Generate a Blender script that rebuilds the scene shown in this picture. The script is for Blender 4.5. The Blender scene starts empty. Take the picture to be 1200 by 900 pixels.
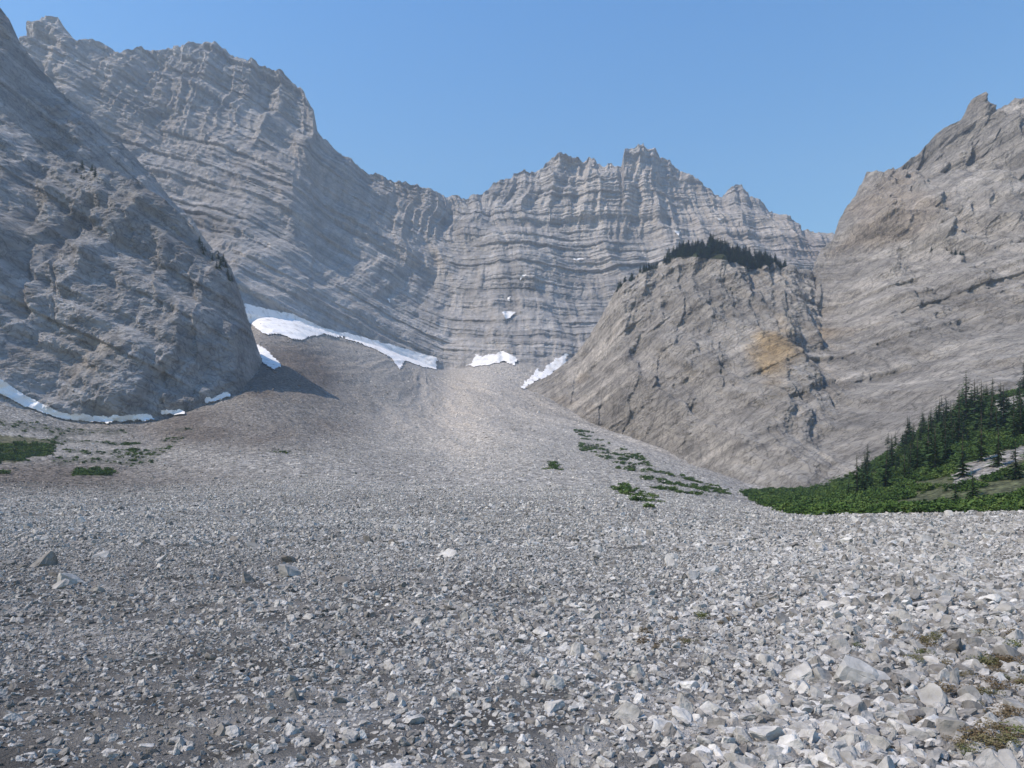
import bpy, bmesh, math, numpy as np
from mathutils import Vector
rng=np.random.default_rng(11)
EYE=1.6
HAZE=True
# ---------------------------------------------------------------- noise
def _h(i,j,k,s):
    with np.errstate(over='ignore'):
        n=(i.astype(np.uint32)*np.uint32(374761393)+j.astype(np.uint32)*np.uint32(668265263)
           +k.astype(np.uint32)*np.uint32(2246822519)+np.uint32((s*3266489+12345)&0xffffffff))
        n=(n^(n>>np.uint32(13)))*np.uint32(1274126177)
        n=(n^(n>>np.uint32(15)))*np.uint32(2246822519)
        n=n^(n>>np.uint32(16))
    return (n&np.uint32(0xffffff)).astype(np.float32)/np.float32(0x7fffff)-1
def vn(x,y,z,s=0):
    x,y,z=np.broadcast_arrays(np.asarray(x,float),np.asarray(y,float),np.asarray(z,float))
    i=np.floor(x);j=np.floor(y);k=np.floor(z)
    fx=x-i;fy=y-j;fz=z-k
    i=i.astype(np.int64);j=j.astype(np.int64);k=k.astype(np.int64)
    q=lambda t:t*t*t*(t*(t*6-15)+10)
    fx=q(fx);fy=q(fy);fz=q(fz)
    def L(a,b,t):return a+(b-a)*t
    return L(L(L(_h(i,j,k,s),_h(i+1,j,k,s),fx),L(_h(i,j+1,k,s),_h(i+1,j+1,k,s),fx),fy),
             L(L(_h(i,j,k+1,s),_h(i+1,j,k+1,s),fx),L(_h(i,j+1,k+1,s),_h(i+1,j+1,k+1,s),fx),fy),fz)
def fbm(x,y,z,o=5,s=0,g=.5):
    r=0;a=1;t=0
    for q in range(o):
        r=r+a*vn(x,y,z,s+q);t+=a;a*=g
        x=x*2.03+7.1;y=y*2.03+3.7;z=z*2.03+1.3
    return r/t*1.4
def ridged(x,y,z,o=4,s=0,g=.55):
    r=0;a=1;t=0
    for q in range(o):
        r=r+a*(1-2*np.abs(vn(x,y,z,s+q)));t+=a;a*=g
        x=x*2.03+7.1;y=y*2.03+3.7;z=z*2.03+1.3
    return r/t
def sst(a,b,x):
    t=np.clip((x-a)/(b-a),0,1);return t*t*(3-2*t)
def inpoly(x,y,poly):
    c=np.zeros(x.shape,bool);n=len(poly)
    for i in range(n):
        x1,y1=poly[i];x2,y2=poly[(i+1)%n]
        if y1==y2: continue
        c^=((y1>y)!=(y2>y))&(x<(x2-x1)*(y-y1)/(y2-y1)+x1)
    return c
# image pixels of world points; layout tables hold pixels read off the image (tangent units of 1/900, origin 600/600)
def img_px(P):
    y=np.maximum(P[...,1],.5)
    return 600+900*P[...,0]/y, 600-900*(P[...,2]-EYE)/y
# ---------------------------------------------------------------- mesh helpers
def raw_mesh(name,V,F,mats,col=None,smooth=False,midx=None,hh=None):
    me=bpy.data.meshes.new(name)
    V=np.ascontiguousarray(V,dtype=np.float32);F=np.ascontiguousarray(F,dtype=np.int32)
    me.vertices.add(len(V));me.vertices.foreach_set("co",V.ravel())
    k=F.shape[1]
    me.loops.add(F.size);me.loops.foreach_set("vertex_index",F.ravel())
    me.polygons.add(len(F));me.polygons.foreach_set("loop_start",np.arange(0,F.size,k,dtype=np.int32))
    if midx is not None: me.polygons.foreach_set("material_index",midx.astype(np.int32))
    me.polygons.foreach_set("use_smooth",np.full(len(F),smooth,dtype=bool))
    me.update(calc_edges=True);me.validate()
    if col is not None:
        ca=me.color_attributes.new("Col",'FLOAT_COLOR','POINT')
        c=np.ones((len(V),4),np.float32);c[:,:3]=col.reshape(-1,3);ca.data.foreach_set("color",c.ravel())
    if hh is not None:
        ha=me.attributes.new("bed",'FLOAT','POINT');ha.data.foreach_set("value",hh.astype(np.float32).ravel())
    for m in (mats if isinstance(mats,list) else [mats]): me.materials.append(m)
    return me
def link(name,me):
    o=bpy.data.objects.new(name,me);bpy.context.scene.collection.objects.link(o);return o
def gfaces(n,m):
    idx=np.arange(n*m).reshape(n,m)
    return np.stack([idx[:-1,:-1],idx[:-1,1:],idx[1:,1:],idx[1:,:-1]],-1).reshape(-1,4)
# ---------------------------------------------------------------- materials
def newmat(name):
    m=bpy.data.materials.new(name);m.use_nodes=True
    nt=m.node_tree;b=nt.nodes['Principled BSDF'];b.inputs['Roughness'].default_value=.95
    b.inputs['Specular IOR Level'].default_value=.15
    return m,nt,b
def mrange(nt,src,a,b_,c,d):
    mr=nt.nodes.new('ShaderNodeMapRange')
    for k,v in zip(('From Min','From Max','To Min','To Max'),(a,b_,c,d)): mr.inputs[k].default_value=v
    nt.links.new(src,mr.inputs['Value']);return mr.outputs[0]
def mth(nt,op,a,b_):
    m=nt.nodes.new('ShaderNodeMath');m.operation=op
    for i,v in enumerate((a,b_)):
        if isinstance(v,(int,float)): m.inputs[i].default_value=v
        else: nt.links.new(v,m.inputs[i])
    return m.outputs[0]
def rock_mat(name,sc,bumpd,lo=.7,hi=1.25,bed=None,voro=None,bedlo=.62,crack=.72):
    m,nt,b=newmat(name);N=nt.nodes;L=nt.links
    geo=N.new('ShaderNodeNewGeometry')
    n1=N.new('ShaderNodeTexNoise');n1.inputs['Scale'].default_value=sc;n1.inputs['Detail'].default_value=9;n1.inputs['Roughness'].default_value=.74
    n1.inputs['Distortion'].default_value=.3
    L.new(geo.outputs['Position'],n1.inputs['Vector'])
    tone=mrange(nt,n1.outputs['Fac'],.3,.7,lo,hi);height=n1.outputs['Fac']
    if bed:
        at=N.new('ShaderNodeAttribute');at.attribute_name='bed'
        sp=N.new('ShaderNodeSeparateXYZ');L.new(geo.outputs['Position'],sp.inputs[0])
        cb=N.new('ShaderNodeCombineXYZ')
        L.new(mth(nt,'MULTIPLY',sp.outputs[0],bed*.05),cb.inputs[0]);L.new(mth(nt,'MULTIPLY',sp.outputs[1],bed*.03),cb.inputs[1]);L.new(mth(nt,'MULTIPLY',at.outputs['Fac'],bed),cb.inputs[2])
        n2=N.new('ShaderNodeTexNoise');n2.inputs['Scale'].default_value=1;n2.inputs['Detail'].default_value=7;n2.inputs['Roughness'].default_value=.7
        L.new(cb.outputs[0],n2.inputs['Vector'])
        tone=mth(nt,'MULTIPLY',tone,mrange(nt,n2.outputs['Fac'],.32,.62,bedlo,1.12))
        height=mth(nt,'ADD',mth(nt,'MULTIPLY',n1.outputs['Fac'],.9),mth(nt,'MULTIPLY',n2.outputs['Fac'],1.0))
        # joint cracks
        nd=N.new('ShaderNodeTexNoise');nd.inputs['Scale'].default_value=sc*.8;nd.inputs['Detail'].default_value=6;L.new(geo.outputs['Position'],nd.inputs['Vector'])
        wob=mth(nt,'MULTIPLY',nd.outputs['Fac'],5)
        for kx,kh in ((.32,.7),(.9,.25)):
            vo=N.new('ShaderNodeTexVoronoi');vo.feature='DISTANCE_TO_EDGE';vo.inputs['Scale'].default_value=1
            cb2=N.new('ShaderNodeCombineXYZ')
            L.new(mth(nt,'ADD',mth(nt,'MULTIPLY',sp.outputs[0],bed*kx),wob),cb2.inputs[0]);L.new(mth(nt,'MULTIPLY',sp.outputs[1],bed*.2),cb2.inputs[1])
            L.new(mth(nt,'ADD',mth(nt,'MULTIPLY',at.outputs['Fac'],bed*kh),wob),cb2.inputs[2])
            L.new(cb2.outputs[0],vo.inputs['Vector'])
            tone=mth(nt,'MULTIPLY',tone,mrange(nt,vo.outputs['Distance'],0,.07,crack,1.0))
        # dark varnish / water stains running down the faces
        cb3=N.new('ShaderNodeCombineXYZ');L.new(mth(nt,'MULTIPLY',sp.outputs[0],bed*.9),cb3.inputs[0]);L.new(mth(nt,'MULTIPLY',sp.outputs[2],bed*.1),cb3.inputs[2])
        n3=N.new('ShaderNodeTexNoise');n3.inputs['Scale'].default_value=1;n3.inputs['Detail'].default_value=5;n3.inputs['Roughness'].default_value=.65;L.new(cb3.outputs[0],n3.inputs['Vector'])
        tone=mth(nt,'MULTIPLY',tone,mrange(nt,n3.outputs['Fac'],.3,.6,.74,1.08))
    if voro:
        for k,(s_,lo_,hi_) in enumerate(voro):
            vo=N.new('ShaderNodeTexVoronoi');vo.inputs['Scale'].default_value=s_;L.new(geo.outputs['Position'],vo.inputs['Vector'])
            sp=N.new('ShaderNodeSeparateColor');L.new(vo.outputs['Color'],sp.inputs[0])
            t2=mth(nt,'MULTIPLY',mrange(nt,sp.outputs[0],0,1,lo_,hi_),mrange(nt,vo.outputs['Distance'],.25,.75,1.08,.62))
            tone=mth(nt,'MULTIPLY',tone,t2)
            height=mth(nt,'SUBTRACT',height,mth(nt,'MULTIPLY',vo.outputs['Distance'],.35))
    at=N.new('ShaderNodeAttribute');at.attribute_name='Col'
    mx=N.new('ShaderNodeVectorMath');mx.operation='SCALE'
    L.new(at.outputs['Color'],mx.inputs[0]);L.new(tone,mx.inputs['Scale'])
    L.new(mx.outputs[0],b.inputs['Base Color'])
    bp=N.new('ShaderNodeBump');bp.inputs['Distance'].default_value=bumpd;bp.inputs['Strength'].default_value=1
    L.new(height,bp.inputs['Height']);L.new(bp.outputs[0],b.inputs['Normal'])
    return m
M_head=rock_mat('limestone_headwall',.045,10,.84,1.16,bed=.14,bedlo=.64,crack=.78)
M_left=rock_mat('limestone_cliff_grey',.1,6,.72,1.25,bed=.22,bedlo=.64,crack=.66)
M_right=rock_mat('limestone_cliff_buff',.1,6.5,.72,1.25,bed=.19,bedlo=.66,crack=.6)
M_ground=rock_mat('scree_gravel',.9,.5,.74,1.24,voro=[(1.4,.68,1.3),(.5,.86,1.14)])
m,nt,b=newmat('old_snow');M_snow=m
n=nt.nodes.new('ShaderNodeTexNoise');n.inputs['Scale'].default_value=.15;n.inputs['Detail'].default_value=8
g=nt.nodes.new('ShaderNodeNewGeometry');nt.links.new(g.outputs['Position'],n.inputs['Vector'])
r=nt.nodes.new('ShaderNodeValToRGB');r.color_ramp.elements[0].position=.28;r.color_ramp.elements[0].color=(.56,.54,.515,1);r.color_ramp.elements[1].position=.48;r.color_ramp.elements[1].color=(.84,.835,.83,1)
nt.links.new(n.outputs['Fac'],r.inputs[0]);nt.links.new(r.outputs[0],b.inputs['Base Color'])
def rand_mat(name,stops,noise=None,rough=.9,tint=False):
    m,nt,b=newmat(name);N=nt.nodes;L=nt.links;b.inputs['Roughness'].default_value=rough
    oi=N.new('ShaderNodeObjectInfo');r=N.new('ShaderNodeValToRGB')
    el=r.color_ramp.elements
    while len(el)<len(stops): el.new(.5)
    for e,(p,c) in zip(el,stops): e.position=p;e.color=(*c,1)
    L.new(oi.outputs['Random'],r.inputs[0])
    src=r.outputs[0]
    if tint:
        at=N.new('ShaderNodeAttribute');at.attribute_type='INSTANCER';at.attribute_name='tint'
        mm=N.new('ShaderNodeVectorMath');mm.operation='MULTIPLY';L.new(src,mm.inputs[0]);L.new(at.outputs['Vector'],mm.inputs[1]);src=mm.outputs[0]
    if noise:
        tc=N.new('ShaderNodeTexCoord');n=N.new('ShaderNodeTexNoise');n.inputs['Scale'].default_value=noise;n.inputs['Detail'].default_value=6
        L.new(tc.outputs['Object'],n.inputs['Vector'])
        mx=N.new('ShaderNodeVectorMath');mx.operation='SCALE'
        L.new(src,mx.inputs[0]);L.new(mrange(nt,n.outputs['Fac'],.3,.7,.72,1.25),mx.inputs['Scale']);L.new(mx.outputs[0],b.inputs['Base Color'])
        bp=N.new('ShaderNodeBump');bp.inputs['Distance'].default_value=.06;bp.inputs['Strength'].default_value=.6
        L.new(n.outputs['Fac'],bp.inputs['Height']);L.new(bp.outputs[0],b.inputs['Normal'])
    else: L.new(src,b.inputs['Base Color'])
    return m
M_stone=rand_mat('limestone_stone',[(0,(.16,.146,.130)),(.3,(.27,.254,.231)),(.6,(.35,.332,.304)),(.88,(.425,.403,.372)),(1,(.53,.505,.465))],2.5,tint=True)
M_needle=rand_mat('spruce_needles',[(0,(.024,.05,.018)),(.5,(.042,.08,.024)),(1,(.06,.105,.03))])
M_bark=rand_mat('spruce_bark',[(0,(.09,.07,.055)),(1,(.14,.11,.09))])
M_leaf=rand_mat('willow_leaf',[(0,(.035,.07,.016)),(.5,(.065,.115,.026)),(1,(.11,.16,.04))])
M_dry=rand_mat('dry_heath',[(0,(.13,.09,.05)),(.5,(.17,.13,.075)),(1,(.11,.13,.045))])
# ---------------------------------------------------------------- ground
N1=[(20,664),(40,628),(60,612),(100,592)]
N2=[(20,668),(40,633),(60,619),(100,603)]
GT={ -500:N1+[(200,520),(280,420),(350,330),(1300,250)],
 -150:N1+[(200,550),(260,490),(310,420),(1300,350)],
 0:N1+[(200,560),(280,505),(320,467),(400,450),(1300,440)],
 80:N1+[(200,562),(290,518),(340,491),(420,475),(1300,460)],
 170:N1+[(200,562),(300,522),(360,497),(430,480),(1300,470)],
 240:N1+[(200,560),(300,515),(385,478),(470,450),(1300,430)],
 300:N1+[(200,557),(320,508),(410,462),(500,425),(600,395),(720,368),(1300,350)],
 345:N1+[(200,557),(350,505),(480,450),(620,403),(740,376),(1300,360)],
 400:N1+[(200,558),(380,508),(560,455),(720,412),(830,393),(1300,380)],
 450:N1+[(200,562),(400,515),(600,465),(800,420),(900,408),(1300,395)],
 490:N1+[(200,564),(400,521),(600,481),(800,443),(940,424),(1300,415)],
 520:N1+[(200,565),(400,523),(600,487),(800,456),(960,436),(1300,430)],
 570:N1+[(200,565),(400,519),(600,477),(800,444),(960,425),(1300,420)],
 610:N1+[(200,565),(400,520),(600,484),(800,452),(960,425),(1300,420)],
 650:N1+[(200,566),(400,523),(600,488),(760,460),(960,435),(1300,430)],
 690:N1+[(200,568),(400,528),(600,496),(760,475),(1300,450)],
 760:[(20,666),(40,630),(60,615),(100,597),(200,572),(350,543),(500,523),(700,500),(1300,480)],
 830:N2+[(200,582),(320,562),(400,551),(600,530),(1300,510)],
 880:N2+[(200,590),(320,573),(500,560),(1300,540)],
 950:N2+[(140,602),(200,590),(290,573),(1300,550)],
 1000:[(20,666),(60,612),(90,602),(120,604),(200,580),(290,560),(1300,540)],
 1060:[(20,666),(60,611),(90,602),(120,602),(200,555),(290,520),(1300,500)],
 1130:[(20,665),(60,610),(90,602),(120,597),(200,520),(290,478),(1300,460)],
 1210:[(20,665),(60,609),(90,601),(115,592),(200,495),(290,450),(1300,440)],
 1400:[(60,605),(90,596),(120,570),(200,450),(290,400),(1300,390)],
 1900:[(60,600),(90,580),(120,540),(200,420),(290,350),(1300,330)]}
DL=np.array([5,10,20,40,60,80,100,120,140,170,200,240,280,320,360,400,460,520,600,700,800,900,960,1100,1300.])
akeys=np.array(sorted(GT),float)
TB=[]
for a in sorted(GT):
    dd=[5,12]+[p[0] for p in GT[a]];zz=[0.,.03]+[EYE+(600-p[1])/900*p[0] for p in GT[a]]
    TB.append(np.interp(DL,dd,zz))
TB=np.array(TB)
ag=np.linspace(-500,1900,601);dg=np.exp(np.linspace(math.log(5),math.log(1300),300))
T1=np.array([np.interp(dg,DL,r) for r in TB])
T2=np.array([np.interp(ag,akeys,T1[:,j]) for j in range(len(dg))]).T
def blur(T,ax,n):
    k=np.hanning(n+2)[1:-1];k/=k.sum()
    return np.apply_along_axis(lambda v:np.convolve(np.pad(v,n//2,mode='edge'),k,'valid'),ax,T)
T2=blur(blur(T2,0,11),1,9)
def ground_base(x,y):
    d=np.maximum(y,5.);a=600+900*x/d
    fa=np.clip((a+500)/2400*600,0,599.999);fd=np.clip((np.log(d)-math.log(5))/(math.log(1300)-math.log(5))*299,0,298.999)
    i=fa.astype(int);j=fd.astype(int);u=fa-i;v=fd-j
    return (T2[i,j]*(1-u)+T2[i+1,j]*u)*(1-v)+(T2[i,j+1]*(1-u)+T2[i+1,j+1]*u)*v
AX,AY=-115.,960.
def ground_z(x,y):
    z=ground_base(x,y)
    z=z+.05*fbm(x*.8,y*.8,0*x,3,5)+.12*fbm(x*.12,y*.12,0*x,3,9)*sst(3,15,y)
    f=sst(60,220,y)
    z=z+f*(.9*fbm(x*.02,y*.02,0*x,4,21)+.45*fbm(x*.15,y*.15,0*x,4,31,.6))
    th=np.arctan2(x-AX,AY-y)+.05*fbm(x*.01,y*.01,0*x,3,43)
    r=np.hypot(x-AX,AY-y)
    lv=ridged(th*17,r*.006,0*x,3,41)
    z=z+sst(200,450,y)*sst(40,160,r)*2.3*lv
    return z
def ell(a,b,ca,cb,ra,rb,p=1.):
    return np.exp(-(((a-ca)/ra)**2+((b-cb)/rb)**2)**p)
def mixc(C,w,c): 
    w=np.clip(w,0,1)[...,None];return C*(1-w)+np.array(c)*w
def ground_col(x,y,z):
    A=600+900*x/np.maximum(y,.5);B=600-900*(z-EYE)/np.maximum(y,.5)
    th=np.arctan2(x-AX,AY-y)+.05*fbm(x*.01,y*.01,0*x,3,43);rr=np.hypot(x-AX,AY-y)
    streak=fbm(th*24,rr*.004,0*x,4,61)
    patch=fbm(x*.012,y*.006,0*x,4,71);fine=fbm(x*.25,y*.25,0*x,4,81)
    near=fbm(x*.1,y*.05,0*x,3,85)
    tone=1+.12*patch+.26*streak*sst(120,300,y)+.12*fine+.10*near*(1-sst(80,200,y))+.10*sst(60,160,y)
    C=np.array([.365,.345,.315])*tone[...,None]
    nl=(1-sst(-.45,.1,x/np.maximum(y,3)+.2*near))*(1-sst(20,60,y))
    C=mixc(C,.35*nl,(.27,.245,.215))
    far=sst(60,200,y)
    # darker, finer debris shed from the left cliff
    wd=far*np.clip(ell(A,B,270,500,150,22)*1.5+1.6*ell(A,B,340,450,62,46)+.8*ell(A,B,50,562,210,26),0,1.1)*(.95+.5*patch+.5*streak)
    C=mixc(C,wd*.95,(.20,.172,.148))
    C=mixc(C,far*.9*ell(A,B,572,440,42,28),(.58,.545,.495))
    C=mixc(C,far*.95*ell(A,B,545,500,90,50)*(1+.7*streak),(.57,.525,.465))
    C=mixc(C,far*.6*ell(A,B,700,550,140,28),(.50,.465,.415))
    return C
nd=860;na=1040
dd=np.concatenate([np.linspace(-6,3.9,24),np.exp(np.linspace(math.log(4),math.log(1290),nd-24))])
sa=np.concatenate([np.linspace(-500,-30,60)[:-1],np.linspace(-30,1230,na-120),np.linspace(1230,1850,62)[1:]])
na=len(sa)
Dg,Sg=np.meshgrid(dd,sa,indexing='ij')
Xg=(Sg-600)/900*(np.maximum(Dg,0)+7*np.exp(-np.maximum(Dg,0)/30))
PG=np.stack([Xg,Dg,ground_z(Xg,Dg)],-1)
A_,B_=img_px(PG)
X,Y=PG[...,0],PG[...,1]
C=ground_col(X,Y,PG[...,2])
jit=fbm(X*.05,Y*.05,0*X,4,91)*9
GREEN=[[(868,577),(905,575),(980,566),(1012,556),(1055,515),(1100,485),(1140,462),(1230,445),(1230,606),(1100,608),(1000,608),(925,603),(890,590)]]
BARE=[[(1110,555),(1150,538),(1230,512),(1230,528),(1160,552),(1115,572)],[(1040,520),(1075,505),(1070,520),(1040,540)],[(1150,470),(1240,455),(1240,470),(1170,485)]]
green=np.zeros(X.shape,bool)
for p in GREEN: green|=inpoly(A_+jit,B_+jit*.5,p)
for p in BARE: green&=~inpoly(A_+jit,B_+jit*.4,p)
green&=(Y>92)
MEAD=[[(-60,508),(30,510),(68,517),(55,532),(30,545),(0,550),(-60,552)],[(85,547),(110,546),(134,552),(118,558),(84,558)],[(145,518),(162,518),(158,526),(147,526)]]
mead=np.zeros(X.shape,bool)
for p in MEAD: mead|=inpoly(A_+1.6*jit,B_+jit*.8,p)
mead&=Y>100
SPOT=[[(672,500),(700,512),(740,530),(790,556),(850,572),(856,583),(790,578),(720,550),(680,525)],[(718,566),(745,570),(778,590),(768,594),(720,578)],[(640,540),(660,545),(655,550),(642,548)],[(300,530),(340,528),(345,536),(310,540)],[(-30,490),(60,500),(230,505),(200,525),(80,520),(-30,510)],[(60,520),(200,515),(180,545),(60,550)]]
spot=np.zeros(X.shape,bool)
for p in SPOT: spot|=inpoly(A_,B_+jit*.6,p)
spot&=(Y>100)&(fbm(X*.09,Y*.09,0*X,3,95)>.08)
C[green]=np.array([.13,.14,.075]);C[mead]=np.array([.17,.165,.10]);C[spot]=C[spot]*.6+np.array([.05,.06,.03])*.4
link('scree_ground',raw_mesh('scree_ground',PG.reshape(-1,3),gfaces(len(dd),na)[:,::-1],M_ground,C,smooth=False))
# ---------------------------------------------------------------- rock walls
def wall(lines,ag,nt,back,disp,zj):
    """lines: list of (t,[(a,b,d)...]) contour traces from foot to crest"""
    tt=np.linspace(0,1,nt)
    ts=np.array([l[0] for l in lines])
    X0=[];Y0=[];Z0=[]
    for t,pl in lines:
        pl=np.array(pl,float);b=np.interp(ag,pl[:,0],pl[:,1]);d=np.interp(ag,pl[:,0],pl[:,2])
        n=31;k=np.hanning(n+2)[1:-1];k/=k.sum()
        d=np.convolve(np.pad(d,n//2,mode='reflect',reflect_type='odd'),k,'valid')
        X0.append((ag-600)/900*d);Y0.append(d);Z0.append(EYE+(600-b)/900*d)
    X0=np.array(X0);Y0=np.array(Y0);Z0=np.array(Z0)
    def it(A):
        j=np.clip(np.searchsorted(ts,tt,side='right')-1,0,len(ts)-2);u=((tt-ts[j])/(ts[j+1]-ts[j]))[:,None]
        return A[j]*(1-u)+A[j+1]*u
    P=np.stack([it(X0),it(Y0),it(Z0)],-1)
    T=np.repeat(tt[:,None],len(ag),1)
    P[...,1]-=disp(P,T)
    w=sst(.82,1,T);P[...,2]+=w*zj(P)
    k=14;s=np.linspace(0,1,k+1)[1:]
    top=P[-1]
    R=np.stack([np.stack([top[:,0]*(1+.02*q),top[:,1]+back*q,top[:,2]-back*.75*q-0*q],-1) for q in s])
    R[...,2]+=6*fbm(R[...,0]*.02,R[...,1]*.02,0*R[...,0],3,3)
    P=np.concatenate([P,R],0)
    return P,T
def agrid(lo,hi,step,lo2=None,hi2=None,n2=40):
    g=np.arange(lo,hi+.01,step)
    if lo2 is not None: g=np.concatenate([np.linspace(lo2,lo,n2)[:-1],g])
    if hi2 is not None: g=np.concatenate([g,np.linspace(hi,hi2,n2)[1:]])
    return g
def stair(h,s,x,k=3.2):
    return np.tanh(vn(h,x,0*h,s)*k)
snowV=[];snowF=[];snowN=[0]
SNOW=[[(286,358),(318,365),(345,370),(380,386),(430,398),(475,410),(514,422),(510,434),(492,430),(476,424),(468,434),(460,422),(440,410),(400,396),(370,393),(348,400),(330,394),(308,392),(290,378)],
[(543,430),(560,419),(590,413),(606,421),(604,430),(590,425),(570,427)],
[(608,458),(630,436),(650,420),(668,416),(664,430),(645,442),(625,452)],
[(-60,420),(0,444),(30,464),(70,484),(110,489),(180,488),(182,494),(120,497),(75,493),(30,478),(0,462),(-60,436)],
[(238,470),(268,460),(271,466),(242,475)],[(190,483),(214,481),(214,487),(190,488)],
[(298,403),(312,410),(333,432),(322,435),(308,427)],
[(588,367),(605,367),(600,373),(593,376)],[(611,324),(617,323),(610,330),(608,331)],[(594,352),(600,348),(597,356)],[(670,305),(688,303),(676,307)],[(453,351),(457,351),(459,359)],[(789,272),(798,272),(796,279)],[(838,256),(847,258),(842,260)],[(10,130),(25,139),(31,147),(14,139)]]
def snow_from(P,off,extra=2.6):
    a,b=img_px(P);n,m=a.shape
    ja=fbm(a*.14,b*.14,0*a,4,7,.6)*extra
    msk=np.zeros(a.shape,bool)
    for q,p in enumerate(SNOW):
        k=1.6 if q<7 else .5
        msk|=inpoly(a+k*ja,b+k*ja*.6,p)
    msk&=(P[...,1]>120)
    msk[-15:]=False
    F=gfaces(n,m);mf=msk.ravel()[F].sum(1)>=3
    F=F[mf]
    u,inv=np.unique(F,return_inverse=True)
    V=P.reshape(-1,3)[u]+np.array(off)
    snowV.append(V);snowF.append(inv.reshape(-1,4)+snowN[0]);snowN[0]+=len(V)
snow_from(PG,(0,-.3,.9))

# --- headwall of the cirque
agB=agrid(20,985,1.2,-350,1250,40)
foot=[(-350,420,560),(200,430,640),(290,372,705),(345,382,770),(400,399,845),(450,412,905),(490,430,945),(520,441,970),(570,430,975),(610,430,975),(650,440,975),(720,450,1000),(1000,400,1150),(1250,400,1200)]
top=[(-350,-60,1000),(-50,20,1000),(20,48,1000),(32,30,1010),(50,22,1015),(70,27,1015),(84,40,1020),(95,51,1030),(112,57,1050),(130,63,1070),(160,64,1090),(182,70,1105),(197,60,1110),(215,56,1120),(235,50,1130),(255,53,1135),(280,64,1140),(310,74,1145),(330,84,1150),(350,98,1150),(358,110,1150),(367,124,1150),(369,145,1160),(380,164,1175),(400,181,1200),(430,200,1240),(445,202,1255),(462,210,1270),(480,216,1290),(500,226,1310),(520,229,1325),(540,232,1340),(560,229,1350),(573,230,1360),(578,217,1360),(592,210,1365),(602,201,1370),(622,203,1380),(650,188,1390),(672,187,1400),(690,194,1405),(715,202,1410),(725,207,1420),(728,186,1430),(745,180,1440),(768,184,1450),(785,190,1455),(800,200,1460),(820,212,1460),(832,220,1460),(846,229,1460),(853,220,1460),(862,214,1460),(875,224,1460),(900,239,1460),(925,254,1460),(945,265,1460),(972,273,1460),(1000,285,1460),(1250,300,1460)]
def lerpline(f,t_,w,dw):
    a=np.array(sorted(set([p[0] for p in f]+[p[0] for p in t_])),float)
    F=np.array(f,float);T=np.array(t_,float)
    bf=np.interp(a,F[:,0],F[:,1]);df=np.interp(a,F[:,0],F[:,2]);bt=np.interp(a,T[:,0],T[:,1]);dt=np.interp(a,T[:,0],T[:,2])
    bt=np.convolve(np.pad(bt,3,mode='edge'),np.ones(7)/7,'valid')
    return list(zip(a,bf*(1-w)+bt*w,df*(1-dw)+dt*dw))
under=lambda f,k=40:[(a,b+k,d-12) for a,b,d in f]
linesB=[(0,under(foot)),(.08,foot),(.4,lerpline(foot,top,.36,.40)),(.72,lerpline(foot,top,.7,.78)),(1,top)]
def hB(P):
    x=P[...,0];z=P[...,2]
    dx=x+20
    sag=np.where(dx<0,.42,.14)*(np.sqrt(dx*dx+140**2)-140)
    return z-sag+14*fbm(x*.0035,z*.0035,0*x,2,101)+2.8*fbm(x*.02,z*.02,0*x,3,102)
def dispB(P,T):
    x,y,z=P[...,0],P[...,1],P[...,2];h=hB(P)
    wx=x+30*fbm(x*.006,z*.006,0*x,3,109)
    big=ridged(wx*.0045,z*.0016,0*x,3,111)*30+fbm(x*.006,z*.005,0*x,4,112)*22
    gul=ridged(wx*.02,z*.003,0*x,4,113)*(7+12*sst(.5,.85,T))
    low=1-.5*sst(.5,.8,T)
    pm=sst(-.6,.5,fbm(x*.006,z*.009,0*x,3,119))*low;pm2=sst(-.6,.4,fbm(x*.009+9,z*.012,0*x,3,120))*low
    st=stair(h/41,121,x*.002,3)*5*(.4+pm)+stair(h/17,122,x*.003,3)*3.6*(.3+pm2)+stair(h/7.5,123,x*.005,3)*3.2*(.35+pm)+stair(h/3.6,126,x*.01,3)*1.1
    jt=stair((wx+.25*z)/24,124,z*.01)*3+stair((wx-.1*z)/10,125,z*.02)*1.8*(1.2-pm)
    f=fbm(x*.05,z*.05,0*x,5,131,.6)*4.6
    return (big+gul+st+jt+f)*sst(.02,.2,T)
def zjB(P): return 9*fbm(P[...,0]*.05,P[...,1]*.01,0*P[...,0],4,141,.65)-2
PB,TBt=wall(linesB,agB,600,420,dispB,zjB)
x,y,z=PB[...,0],PB[...,1],PB[...,2];h=hB(PB)
tone=1+.06*stair(h/17,122,x*.003)+.12*vn(h/5,x*.008,0*x,151)+.13*fbm(x*.006,z*.008,0*x,4,152)+.10*fbm(x*.06,z*.03,0*x,4,153)  # bed tints; thin dark lines put shaded overhang recesses into the rock colour
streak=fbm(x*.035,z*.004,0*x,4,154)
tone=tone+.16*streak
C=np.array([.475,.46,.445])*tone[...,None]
aB,bB=img_px(PB)
C=mixc(C,.5*ell(aB,bB,690,235,120,50)*(1+.5*streak),(.60,.56,.51))
C=mixc(C,.3*sst(0,.6,fbm(x*.004,z*.01,0*x,3,156)),(.49,.435,.38))
C=mixc(C,.5*ell(aB,bB,960,295,50,16),(.28,.22,.19))  # dark reddish shadow on the far small peak, painted into its colour
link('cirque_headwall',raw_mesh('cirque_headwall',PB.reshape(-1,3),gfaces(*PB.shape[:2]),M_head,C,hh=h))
snow_from(PB,(0,-3,1.2))

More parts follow.
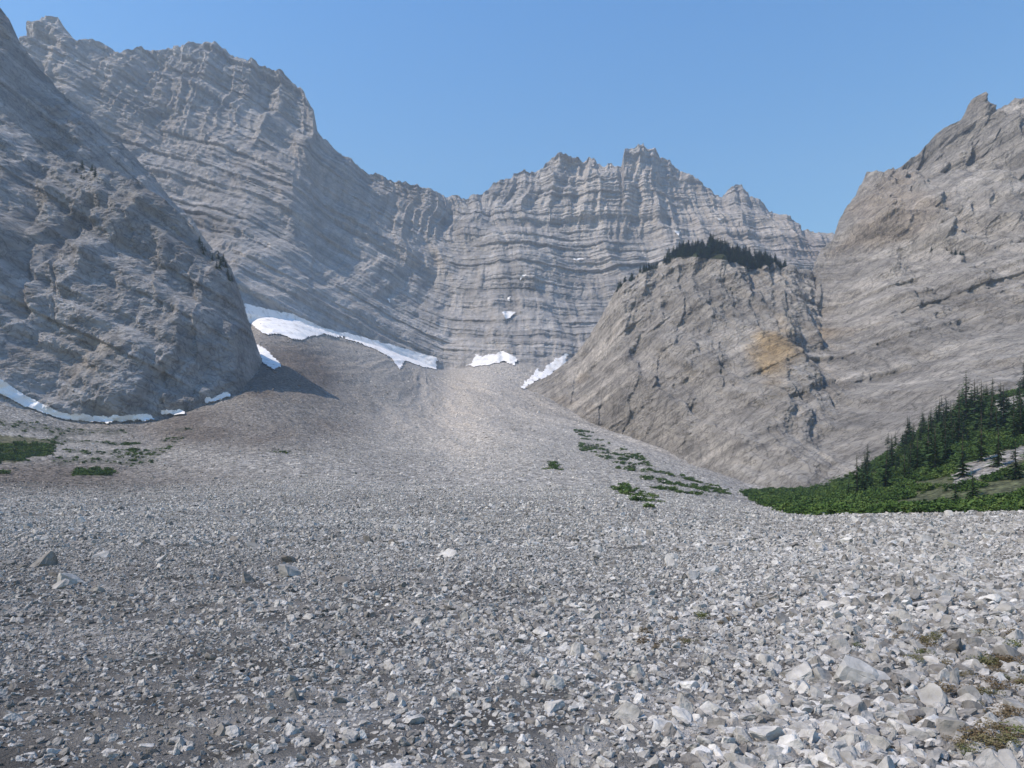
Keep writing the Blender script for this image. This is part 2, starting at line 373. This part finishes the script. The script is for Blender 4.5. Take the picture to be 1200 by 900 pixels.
# --- mid-distance dark ridge on the left
agM=agrid(-30,296,1.2,-500,None,40)
topM=[(-500,-330,600),(-100,-110,620),(-15,-5,640),(0,8,640),(10,20,640),(22,45,645),(40,78,650),(60,98,655),(85,118,660),(100,130,665),(125,158,670),(140,166,680),(165,192,690),(180,205,690),(205,238,700),(225,260,700),(245,292,710),(262,312,715),(278,345,720),(290,372,730),(296,385,735)]
footM=[(-500,500,400),(0,500,430),(200,490,500),(296,420,640)]
linesM=[(0,under(footM)),(.5,lerpline(footM,topM,.5,.45)),(1,topM)]
def hM(P): return P[...,2]+.75*P[...,0]+9*fbm(P[...,0]*.008,P[...,2]*.008,0*P[...,0],2,201)
def dispM(P,T):
    x,y,z=P[...,0],P[...,1],P[...,2];h=hM(P)
    return ridged(x*.009,z*.004,0*x,4,211)*26+stair(h/22,212,x*.005,4)*5+stair(h/8,213,x*.01)*2.6+stair((x+.2*z)/14,218,z*.01)*3+fbm(x*.05,z*.05,0*x,5,214,.6)*7
PM,_=wall(linesM,agM,330,200,dispM,lambda P:5*fbm(P[...,0]*.06,P[...,1]*.02,0*P[...,0],4,215,.6))
x,y,z=PM[...,0],PM[...,1],PM[...,2];h=hM(PM)
tone=1+.12*stair(h/8,213,x*.01)+.12*vn(h/3,x*.02,0*x,216)+.2*fbm(x*.01,z*.01,0*x,4,217)
C=np.array([.38,.37,.365])*tone[...,None]
link('rocky_ridge',raw_mesh('rocky_ridge',PM.reshape(-1,3),gfaces(*PM.shape[:2]),M_left,C,hh=h))

# --- near left cliff
agA=np.concatenate([np.linspace(-500,-20,50)[:-1],np.arange(-20,240,1.0),np.arange(240,313,.6)])
topA=[(-500,-60,470),(-100,95,460),(0,128,455),(20,145,455),(40,165,455),(75,186,455),(100,196,455),(130,206,455),(160,222,455),(190,238,455),(210,251,457),(228,272,460),(245,291,462),(262,304,466),(276,320,470),(283,345,475),(289,370,480),(296,392,485),(303,410,490),(309,430,495),(313,446,500)]
footA=[(-500,400,330),(-100,440,315),(0,467,318),(80,491,338),(170,497,358),(240,479,386),(285,452,415),(300,444,450),(313,448,495)]
linesA=[(0,under(footA,30)),(.08,footA),(.5,lerpline(footA,topA,.5,.36)),(1,topA)]
def hA(P): return P[...,2]+.62*P[...,0]+6*fbm(P[...,0]*.012,P[...,2]*.012,0*P[...,0],2,301)
def dispA(P,T):
    x,y,z=P[...,0],P[...,1],P[...,2];h=hA(P)
    w=sst(0,.12,T)
    wx=x+6*fbm(x*.02,z*.02,0*x,3,330)
    return w*(ridged(wx*.012+.3,z*.006,0*x,4,311)*13+ridged((wx+.2*z)*.04,z*.008,0*x,3,335)*4+fbm(x*.02,z*.02,0*x,4,315,.5)*5+stair(h/17,312,z*.01,4)*3.2+stair(h/6,313,z*.02)*1.9+stair((wx-.1*z)/13,320,z*.015,4)*3.4+stair((wx+.3*z)/5,321,z*.03)*1.6+fbm(x*.09,z*.09,0*x,5,314,.65)*3)
PA,_=wall(linesA,agA,440,120,dispA,lambda P:4*fbm(P[...,0]*.07,P[...,1]*.02,0*P[...,0],4,316,.6))
x,y,z=PA[...,0],PA[...,1],PA[...,2];h=hA(PA)
tone=1+.10*stair(h/6,313,z*.02)+.15*vn(h/2.4,x*.03,0*x,317)+.22*fbm(x*.015,z*.012,0*x,4,318)+.18*fbm(x*.1,z*.02,0*x,4,319)
C=np.array([.43,.418,.41])*tone[...,None]
C=mixc(C,.5*sst(.1,.6,fbm(x*.02,z*.03,0*x,3,331)),(.45,.40,.345))
link('limestone_cliff',raw_mesh('limestone_cliff',PA.reshape(-1,3),gfaces(*PA.shape[:2]),M_left,C,hh=h))
snow_from(PA,(0,-1,.5))

# --- right mountain (wooded buttress + peak)
agR=np.concatenate([np.arange(608,720,.9),np.arange(720,1225,1.0),np.linspace(1225,1900,80)[1:]])
topR=[(608,458,770),(620,451,765),(640,441,755),(655,430,745),(672,415,735),(690,396,725),(705,370,715),(715,352,705),(730,337,700),(745,324,690),(762,313,680),(780,300,675),(795,294,670),(830,290,665),(870,297,665),(900,303,670),(930,308,680),(948,318,700),(956,322,720),(962,296,730),(970,278,735),(985,256,740),(1000,232,745),(1007,218,750),(1016,208,752),(1022,206,752),(1045,190,755),(1058,188,758),(1070,175,760),(1085,166,762),(1098,162,765),(1106,149,768),(1130,142,770),(1150,139,770),(1172,134,770),(1188,132,770),(1197,142,770),(1215,150,772),(1300,190,780),(1500,120,780),(1900,0,700)]
footR=[(608,462,772),(640,476,700),(680,493,622),(760,524,502),(830,552,402),(870,573,335),(950,575,292),(1000,562,288),(1060,522,288),(1130,480,288),(1210,452,288),(1400,402,288),(1900,350,285)]
m1=[(608,461,771),(640,466,712),(680,466,650),(730,450,580),(800,440,505),(870,440,455),(920,440,432),(950,450,440),(975,465,440),(1050,440,425),(1130,400,420),(1210,370,420),(1400,320,420),(1900,250,400)]
m2=[(608,459,770),(640,452,740),(680,430,700),(730,385,655),(800,350,600),(870,350,565),(920,355,545),(948,365,565),(965,375,600),(1000,350,590),(1050,320,570),(1130,290,560),(1210,270,560),(1400,220,560),(1900,120,540)]
linesR=[(0,under(footR,30)),(.08,footR),(.42,m1),(.72,m2),(1,topR)]
def hR(P):
    x=P[...,0];a=600+900*x/P[...,1];q=sst(930,1000,a)
    return P[...,2]-(.55-.30*q)*(x-170)+.1*P[...,1]+9*fbm(x*.01,P[...,2]*.01,0*x,3,401)
def dispR(P,T):
    x,y,z=P[...,0],P[...,1],P[...,2];h=hR(P)
    w=sst(0,.14,T)
    a=600+900*x/y
    edge=sst(608,700,a)
    up=sst(.45,.9,T)*sst(950,985,a)
    wx=x+8*fbm(x*.02,z*.02,0*x,4,420)
    pm=sst(-.4,.6,fbm(x*.02,z*.02,0*x,3,429))
    return w*edge*(ridged(wx*.009+.7,z*.005,0*x,4,411)*(20+20*up)+ridged((wx-.35*z)*.03,z*.006,0*x,4,421)*(10+14*up)+fbm(x*.016,z*.016,0*x,4,412,.5)*(9+8*up)
        +stair(h/20,413,z*.02,3)*3*(.2+pm)+stair(h/7,414,z*.04,4)*2.4*(.3+pm)+stair((wx+.35*z)/16,422,z*.012,4)*(4+4*up)*(1.3-pm)+stair((wx-.3*z)/6,423,z*.03,4)*2.5+fbm(x*.08,z*.08,0*x,5,415,.65)*5)
def zjR(P):
    a=600+900*P[...,0]/P[...,1]
    xx=P[...,0]
    return ((2.5+4*sst(950,990,a))*fbm(xx*.06,P[...,1]*.02,0*xx,4,416,.6)+3.5*sst(975,1000,a)*stair(xx/11,424,0*xx,5))*sst(608,680,a)
PR,TR=wall(linesR,agR,520,260,dispR,zjR)
NR=520
x,y,z=PR[...,0],PR[...,1],PR[...,2];h=hR(PR);aR,bR=img_px(PR)
tone=1+.09*stair(h/7,414,z*.04)+.14*vn(h/2.6,x*.03,0*x,417)+.2*fbm(x*.012,z*.012,0*x,4,418)+.2*fbm(x*.09,z*.04,0*x,5,419,.6)
C=np.array([.445,.414,.372])*tone[...,None]
jj=fbm(x*.03,z*.03,0*x,4,431)
C=mixc(C,.85*sst(.25,.85,ell(aR,bR,908,405,38,44)+.55*jj),np.array([.48,.345,.18])*np.clip(tone[...,None],.6,1.3))
C=mixc(C,.5*sst(.2,.7,ell(aR,bR,1040,245,60,45)+.4*jj),(.44,.355,.265))
C=mixc(C,.5*sst(.3,.7,ell(aR,bR,930,545,110,22)+.3*jj),(.56,.52,.465))
C=mixc(C,.6*sst(.5,.9,ell(aR,bR,1150,400,90,50)*.6+.5*jj),(.56,.52,.46))
turf=inpoly(aR+8*jj,bR+5*jj,[(780,302),(800,290),(835,282),(880,288),(925,300),(900,306),(850,304),(820,300)])
C[turf]=(.07,.085,.04)
link('limestone_peak',raw_mesh('limestone_peak',PR.reshape(-1,3),gfaces(*PR.shape[:2]),M_right,C,hh=h))
link('snow_patches',raw_mesh('snow_patches',np.concatenate(snowV),np.concatenate(snowF),M_snow,smooth=True))

# ---------------------------------------------------------------- instancing
def proto_coll(name,meshes):
    c=bpy.data.collections.new(name)
    for i,me in enumerate(meshes):
        o=bpy.data.objects.new(me.name,me);c.objects.link(o)
    return c
def scatter(name,pts,rot,scl,coll,nproto,tint=None):
    me=bpy.data.meshes.new(name);me.vertices.add(len(pts));me.vertices.foreach_set("co",np.asarray(pts,np.float32).ravel())
    a=me.attributes.new('rot','FLOAT_VECTOR','POINT');a.data.foreach_set('vector',np.asarray(rot,np.float32).ravel())
    a=me.attributes.new('scl','FLOAT_VECTOR','POINT');a.data.foreach_set('vector',np.asarray(scl,np.float32).ravel())
    a=me.attributes.new('idx','INT','POINT');a.data.foreach_set('value',rng.integers(0,nproto,len(pts)).astype(np.int32))
    if tint is not None:
        a=me.attributes.new('tint','FLOAT_VECTOR','POINT');a.data.foreach_set('vector',np.asarray(tint,np.float32).ravel())
    o=link(name,me)
    ng=bpy.data.node_groups.new(name+'_nodes','GeometryNodeTree')
    ng.interface.new_socket('Geometry',in_out='INPUT',socket_type='NodeSocketGeometry')
    ng.interface.new_socket('Geometry',in_out='OUTPUT',socket_type='NodeSocketGeometry')
    N=ng.nodes;L=ng.links
    gi=N.new('NodeGroupInput');go=N.new('NodeGroupOutput')
    ip=N.new('GeometryNodeInstanceOnPoints');ci=N.new('GeometryNodeCollectionInfo')
    ci.inputs['Collection'].default_value=coll;ci.inputs['Separate Children'].default_value=True;ci.inputs['Reset Children'].default_value=True
    def at(n,t):
        q=N.new('GeometryNodeInputNamedAttribute');q.data_type=t;q.inputs['Name'].default_value=n;return q.outputs['Attribute']
    mp=N.new('GeometryNodeMeshToPoints')
    L.new(gi.outputs[0],mp.inputs['Mesh']);L.new(mp.outputs[0],ip.inputs['Points'])
    L.new(ci.outputs[0],ip.inputs['Instance']);ip.inputs['Pick Instance'].default_value=True
    L.new(at('idx','INT'),ip.inputs['Instance Index']);L.new(at('rot','FLOAT_VECTOR'),ip.inputs['Rotation']);L.new(at('scl','FLOAT_VECTOR'),ip.inputs['Scale'])
    L.new(ip.outputs[0],go.inputs[0])
    md=o.modifiers.new('scatter','NODES');md.node_group=ng
    return o
stones=[]
for i in range(12):
    bm=bmesh.new();bmesh.ops.create_icosphere(bm,subdivisions=3,radius=1)
    V=np.array([v.co[:] for v in bm.verts]);F=np.array([[v.index for v in f.verts] for f in bm.faces]);bm.free()
    for q in range(12):
        nrm=rng.normal(size=3);nrm/=np.linalg.norm(nrm);hh=rng.uniform(.34,.70)
        e=np.maximum(0,V@nrm-hh);V=V-e[:,None]*nrm
    V=V*np.array([1,rng.uniform(.6,.9),rng.uniform(.42,.8)])
    V=V+.012*rng.normal(size=V.shape)
    V/=np.abs(V[:,0]).max()
    stones.append(raw_mesh('stone_shape',V*.5,F,M_stone))
stone_c=proto_coll('stone_shapes',stones)
P=[];Sx=[]
def stones_zone(d0,d1,n,s0,s1,pw,wid=.76,xadd=2.5,right=0,left=0):
    d=np.sqrt(rng.uniform(0,1,n)*(d1*d1-d0*d0)+d0*d0)
    x=rng.uniform(-1,1,n)*(wid*d+xadd)
    s=s0*(s1/s0)**(rng.uniform(0,1,n)**pw)
    q=x/d+.15*fbm(x*.3,d*.3,0*x,2,77)
    s=s*(1+right*sst(-.05,.55,q)-left*(1-sst(-.5,.05,q)))
    z=ground_z(x,d)+s*rng.uniform(-.08,.12,n)
    P.append(np.stack([x,d,z],-1));Sx.append(s)
stones_zone(3.2,11,52000,.026,.12,1.8,right=.9,left=.15)
stones_zone(3.2,14,1500,.12,.25,2.2,right=.8,left=.35)
stones_zone(11,28,78000,.05,.17,1.7,right=.7,left=.1)
stones_zone(28,70,85000,.09,.34,1.8,right=.4)
stones_zone(14,110,2200,.30,.75,2.4,right=.4)
stones_zone(70,180,65000,.20,.6,2.0)
stones_zone(180,420,32000,.4,1.0,2.4,wid=.72)
P=np.concatenate(P);s=np.concatenate(Sx);n=len(s)
a,b=img_px(P)
jt=6*fbm(P[:,0]*.05,P[:,1]*.05,0*s,3,91)
keep=~((inpoly(a,b,GREEN[0])|inpoly(a+jt,b,MEAD[0])|inpoly(a+jt,b,MEAD[1]))&(P[:,1]>95))
yb=np.interp(a,[-300,0,80,170,240,300,313],[300,325,345,362,390,450,500])
keep&=~((a<313)&(P[:,1]>yb))
yr=np.interp(a,[640,680,760,830,870,950,1000],[700,622,502,402,335,292,288])
keep&=~((a>640)&(P[:,1]>yr))
P=P[keep];s=s[keep];n=len(s)
rot=np.stack([rng.normal(0,.42,n),rng.normal(0,.42,n),rng.uniform(0,6.28,n)],-1)
tn=ground_col(P[:,0],P[:,1],P[:,2])/np.array([.345,.326,.298])
scatter('scree_stones',P,rot,np.stack([s,s*rng.uniform(.7,1.1,n),s*rng.uniform(.7,1.3,n)],-1),stone_c,12,tn)
n=7000
d=np.sqrt(rng.uniform(400**2,930**2,n));x=rng.uniform(-.42,.12,n)*d
s=.5*rng.pareto(2.6,n).clip(0,4)+.7
P=np.stack([x,d,ground_z(x,d)],-1);a,b=img_px(P)
yb=np.interp(a,[200,300,345,400,450,490,520],[390,700,745,835,905,940,960]);k=P[:,1]<yb
P=P[k];s=s[k];n=len(s)
tn=ground_col(P[:,0],P[:,1],P[:,2])/np.array([.345,.326,.298])
scatter('talus_boulders',P,np.stack([rng.normal(0,.3,n),rng.normal(0,.3,n),rng.uniform(0,6.28,n)],-1),np.repeat(s[:,None],3,1),stone_c,12,tn)

def spruce_mesh(seed,dens=1.0):
    r=np.random.default_rng(seed);V=[];F=[];mi=[]
    k=7;zz=[0,.3,.65,1.0];rad=[.02,.014,.008,.001]
    for z,ra in zip(zz,rad):
        for q in range(k): V.append((ra*math.cos(6.283*q/k),ra*math.sin(6.283*q/k),z))
    for l in range(3):
        for q in range(k):
            F.append((l*k+q,l*k+(q+1)%k,(l+1)*k+(q+1)%k,(l+1)*k+q));mi.append(1)
    nw=int(34*dens)
    for w in range(nw):
        t=w/(nw-1);z0=.06+.92*t
        R=(.19*(1-t)**.85+.012)*r.uniform(.7,1.25)
        nb=int(9-4*t)
        for q in range(nb):
            if r.random()<.14: continue
            an=r.uniform(0,6.283);L=R*r.uniform(.55,1.2);dr=-.32*L*r.uniform(.5,1.5)
            ns=4
            for s_ in range(ns):
                f0=s_/ns;f1=(s_+1.3)/ns;ww=.34*L*(1-f0*.75)*r.uniform(.6,1.3)
                ca,sa_=math.cos(an),math.sin(an)
                z1=z0+dr*f0+r.uniform(-.006,.006);z2=z0+dr*f1
                tw=r.uniform(-.5,.5)*ww
                i=len(V)
                V+= [(ca*L*f0-sa_*ww*.5,sa_*L*f0+ca*ww*.5,z1-tw-.3*ww),(ca*L*f0+sa_*ww*.5,sa_*L*f0-ca*ww*.5,z1+tw-.3*ww),
                     (ca*L*f1+sa_*ww*.22,sa_*L*f1-ca*ww*.22,z2+tw*.5),(ca*L*f1-sa_*ww*.22,sa_*L*f1+ca*ww*.22,z2-tw*.5)]
                F.append((i,i+1,i+2,i+3));mi.append(0)
    return raw_mesh('spruce_shape',np.array(V),np.array(F),[M_needle,M_bark],midx=np.array(mi))
spr=[spruce_mesh(i) for i in range(5)]
spr_c=proto_coll('spruce_shapes',spr)
def shrub_mesh(seed,mat,n=260,leaf=.11):
    r=np.random.default_rng(seed)
    lob=[(r.uniform(-.35,.35),r.uniform(-.35,.35),r.uniform(.15,.45),r.uniform(.2,.38)) for _ in range(6)]
    V=[];F=[]
    for q in range(n):
        l=lob[r.integers(6)];u=r.normal(size=3);u/=np.linalg.norm(u);u*=l[3]*r.uniform(.6,1.05)
        c=np.array([l[0],l[1],l[2]])+u
        if c[2]<0: c[2]=abs(c[2])*.5
        e1=r.normal(size=3);e1/=np.linalg.norm(e1);e2=np.cross(e1,r.normal(size=3));e2/=np.linalg.norm(e2)
        s=leaf*r.uniform(.5,1.2);i=len(V)
        V+=[c-e1*s,c+e2*s*.5,c+e1*s,c-e2*s*.5];F.append((i,i+1,i+2,i+3))
    return raw_mesh('shrub_shape',np.array(V),np.array(F),[mat])
shr_c=proto_coll('shrub_shapes',[shrub_mesh(50+i,M_leaf) for i in range(4)])
dry_c=proto_coll('heath_shapes',[shrub_mesh(70+i,M_dry,420,.05) for i in range(3)])
cell=np.abs(np.gradient(X,axis=1)*np.gradient(Y,axis=0))
def pick(mask,n):
    w=(cell*mask).ravel();w=w/w.sum();i=rng.choice(len(w),n,p=w)
    x=X.ravel()[i]+rng.normal(0,.6,n);y=Y.ravel()[i]+rng.normal(0,.6,n)
    return np.stack([x,y,ground_z(x,y)],-1)
inview=(A_>-150)&(A_<1400)
clump=fbm(X*.06,Y*.06,0*X,3,97)
p1=pick(green&inview&(Y<420)&(clump>-.45),8500);p2=pick(mead&inview&(clump>-.2),1100);p3=pick(spot&inview&(Y<650)&(A_<500),220);p4=pick(spot&inview&(Y<650)&(A_>500),620)
pp=np.concatenate([p1,p2,p3,p4]);s=np.concatenate([rng.uniform(.9,3.0,len(p1)),rng.uniform(.7,2.1,len(p2)),rng.uniform(.6,1.8,len(p3)),rng.uniform(.8,2.3,len(p4))]);n=len(s)
scatter('willow_shrubs',pp-np.array([0,0,.1]),np.stack([0*s,0*s,rng.uniform(0,6.28,n)],-1),np.stack([s,s,s*rng.uniform(.5,.9,n)],-1),shr_c,4)
FOR=[(1010,556),(1060,512),(1095,482),(1130,470),(1240,452),(1240,505),(1175,520),(1120,545),(1080,575),(1040,590),(985,590)]
fm=inpoly(A_,B_,FOR)&(Y<420)&(Y>100)
p=pick(fm,150);s=rng.uniform(3.0,11,len(p));n=len(s)
scatter('spruce_forest',p,np.stack([rng.normal(0,.03,n),rng.normal(0,.03,n),rng.uniform(0,6.28,n)],-1),np.stack([s*1.3,s*1.3,s],-1),spr_c,5)
def spruce_at(a,d,hgt):
    x=(a-600)/900*d;o=bpy.data.objects.new('spruce_tree',spr[rng.integers(5)])
    o.location=(x,d,float(ground_z(np.array([x]),np.array([d]))[0])-.15);o.scale=(hgt*1.3,hgt*1.3,hgt);o.rotation_euler=(0,0,rng.uniform(0,6.28))
    bpy.context.scene.collection.objects.link(o)
for a,d,hg in [(1088,185,13),(1132,232,17),(1142,228,14),(1150,215,14.5),(1163,210,12),(1176,205,12),(1188,200,10),(1124,200,14),(1108,180,11),(1096,170,10),(1075,180,9),(1060,165,7),(1128,150,9),(1150,160,10),(1170,150,8),(1190,135,7),(1140,128,5),(1120,125,4.5),(1042,190,7),(1022,190,5),(1196,180,11),(1215,150,9)]:
    spruce_at(a,d,hg)
mR=((aR[:NR]>722)&(aR[:NR]<925)&(TR>.93))
w=np.where(mR,1,0)*np.clip(.75+sst(770,800,aR[:NR])*1.0*(1-.6*sst(890,925,aR[:NR])),0,2)
w=w*(TR>(.978-.045*sst(780,830,aR[:NR])*(1-sst(880,920,aR[:NR]))))
wf=w.ravel()/w.sum();i=rng.choice(len(wf),520,p=wf);p=PR[:NR].reshape(-1,3)[i]
aA,bA=img_px(PA)
mA=inpoly(aA,bA,[(80,192),(130,205),(128,222),(85,205)])|inpoly(aA,bA,[(222,262),(245,290),(278,322),(276,335),(240,305),(222,278)])
i2=rng.choice(np.flatnonzero(mA.ravel()),26);p_=PA.reshape(-1,3)[i2]
i3=rng.choice(np.flatnonzero(inpoly(aR,bR,[(1080,290),(1140,285),(1130,300),(1090,305)]).ravel()),12)
p=np.concatenate([p,p_,PR.reshape(-1,3)[i3]]);n=len(p)
s=np.concatenate([rng.uniform(4,12,520)*(.7+.3*sst(760,800,aR[:NR].ravel()[i])),rng.uniform(3.5,6.5,26),rng.uniform(3,6,12)])
scatter('crest_spruces',p-np.array([0,0,.8]),np.stack([rng.normal(0,.04,n),rng.normal(0,.04,n),rng.uniform(0,6.28,n)],-1),np.stack([s*1.5,s*1.5,s],-1),spr_c,5)
pp=[];ss=[]
for cx,cy,r_,k in [(4.9,7.6,.45,40),(4.3,6.4,.3,14),(3.7,5.6,.3,12),(5.3,9.2,.5,18),(2.9,11,.3,8),(3.2,5.2,.25,9),(1.6,9,.3,6)]:
    q=rng.normal(0,r_,(k,2));xx=cx+q[:,0];yy=cy+q[:,1];pp.append(np.stack([xx,yy,ground_z(xx,yy)+.03],-1));ss.append(rng.uniform(.12,.28,k))
pp=np.concatenate(pp);s=np.concatenate(ss);n=len(s)
scatter('heath_plants',pp,np.stack([0*s,0*s,rng.uniform(0,6.28,n)],-1),np.stack([s,s,s*.6],-1),dry_c,3)

# ---------------------------------------------------------------- summer haze filling the valley air
if HAZE:
    bm=bmesh.new();bmesh.ops.create_cube(bm,size=1)
    for v in bm.verts:
        v.co.x*=5000;v.co.y=-300 if v.co.y<0 else 2100;v.co.z=-150 if v.co.z<0 else 950
    hm=bpy.data.meshes.new('haze_air');bm.to_mesh(hm);bm.free()
    mt=bpy.data.materials.new('haze');mt.use_nodes=True;nt=mt.node_tree;nt.nodes.clear()
    o_=nt.nodes.new('ShaderNodeOutputMaterial');vs=nt.nodes.new('ShaderNodeVolumeScatter')
    vs.inputs['Color'].default_value=(.60,.78,1,1);vs.inputs['Density'].default_value=.00022;vs.inputs['Anisotropy'].default_value=.2
    nt.links.new(vs.outputs[0],o_.inputs['Volume']);hm.materials.append(mt)
    link('haze_air',hm)
# ---------------------------------------------------------------- light
sv=Vector((-.60,-.24,.77)).normalized()
el=math.asin(sv.z);az=math.atan2(sv.x,sv.y)
w=bpy.data.worlds.new("World");bpy.context.scene.world=w;w.use_nodes=True
bg=w.node_tree.nodes['Background'];sk=w.node_tree.nodes.new('ShaderNodeTexSky');sk.sky_type='NISHITA';sk.sun_disc=False
sk.sun_elevation=el;sk.sun_rotation=az;sk.altitude=0;sk.air_density=2.0;sk.dust_density=0.1;sk.ozone_density=7.0
hs=w.node_tree.nodes.new('ShaderNodeHueSaturation');hs.inputs['Saturation'].default_value=1.3;hs.inputs['Value'].default_value=1.2;hs.inputs['Hue'].default_value=.512
w.node_tree.links.new(sk.outputs[0],hs.inputs['Color'])
w.node_tree.links.new(hs.outputs[0],bg.inputs[0]);bg.inputs[1].default_value=.15
sl=bpy.data.lights.new('sun','SUN');sl.energy=5.0;sl.angle=math.radians(.53);sl.color=(1,.92,.82)
so=bpy.data.objects.new('sun',sl);so.rotation_euler=sv.to_track_quat('Z','Y').to_euler();bpy.context.scene.collection.objects.link(so)
# ---------------------------------------------------------------- camera
cam=bpy.data.cameras.new('camera');cam.sensor_width=36;cam.lens=27;cam.shift_y=.125;cam.clip_start=.1;cam.clip_end=8000
co=bpy.data.objects.new('camera',cam);co.location=(0,0,EYE);co.rotation_euler=(math.radians(90),0,0);bpy.context.scene.collection.objects.link(co)
bpy.context.scene.camera=co
sc=bpy.context.scene;sc.view_settings.view_transform='Standard';sc.view_settings.look='None';sc.view_settings.exposure=0
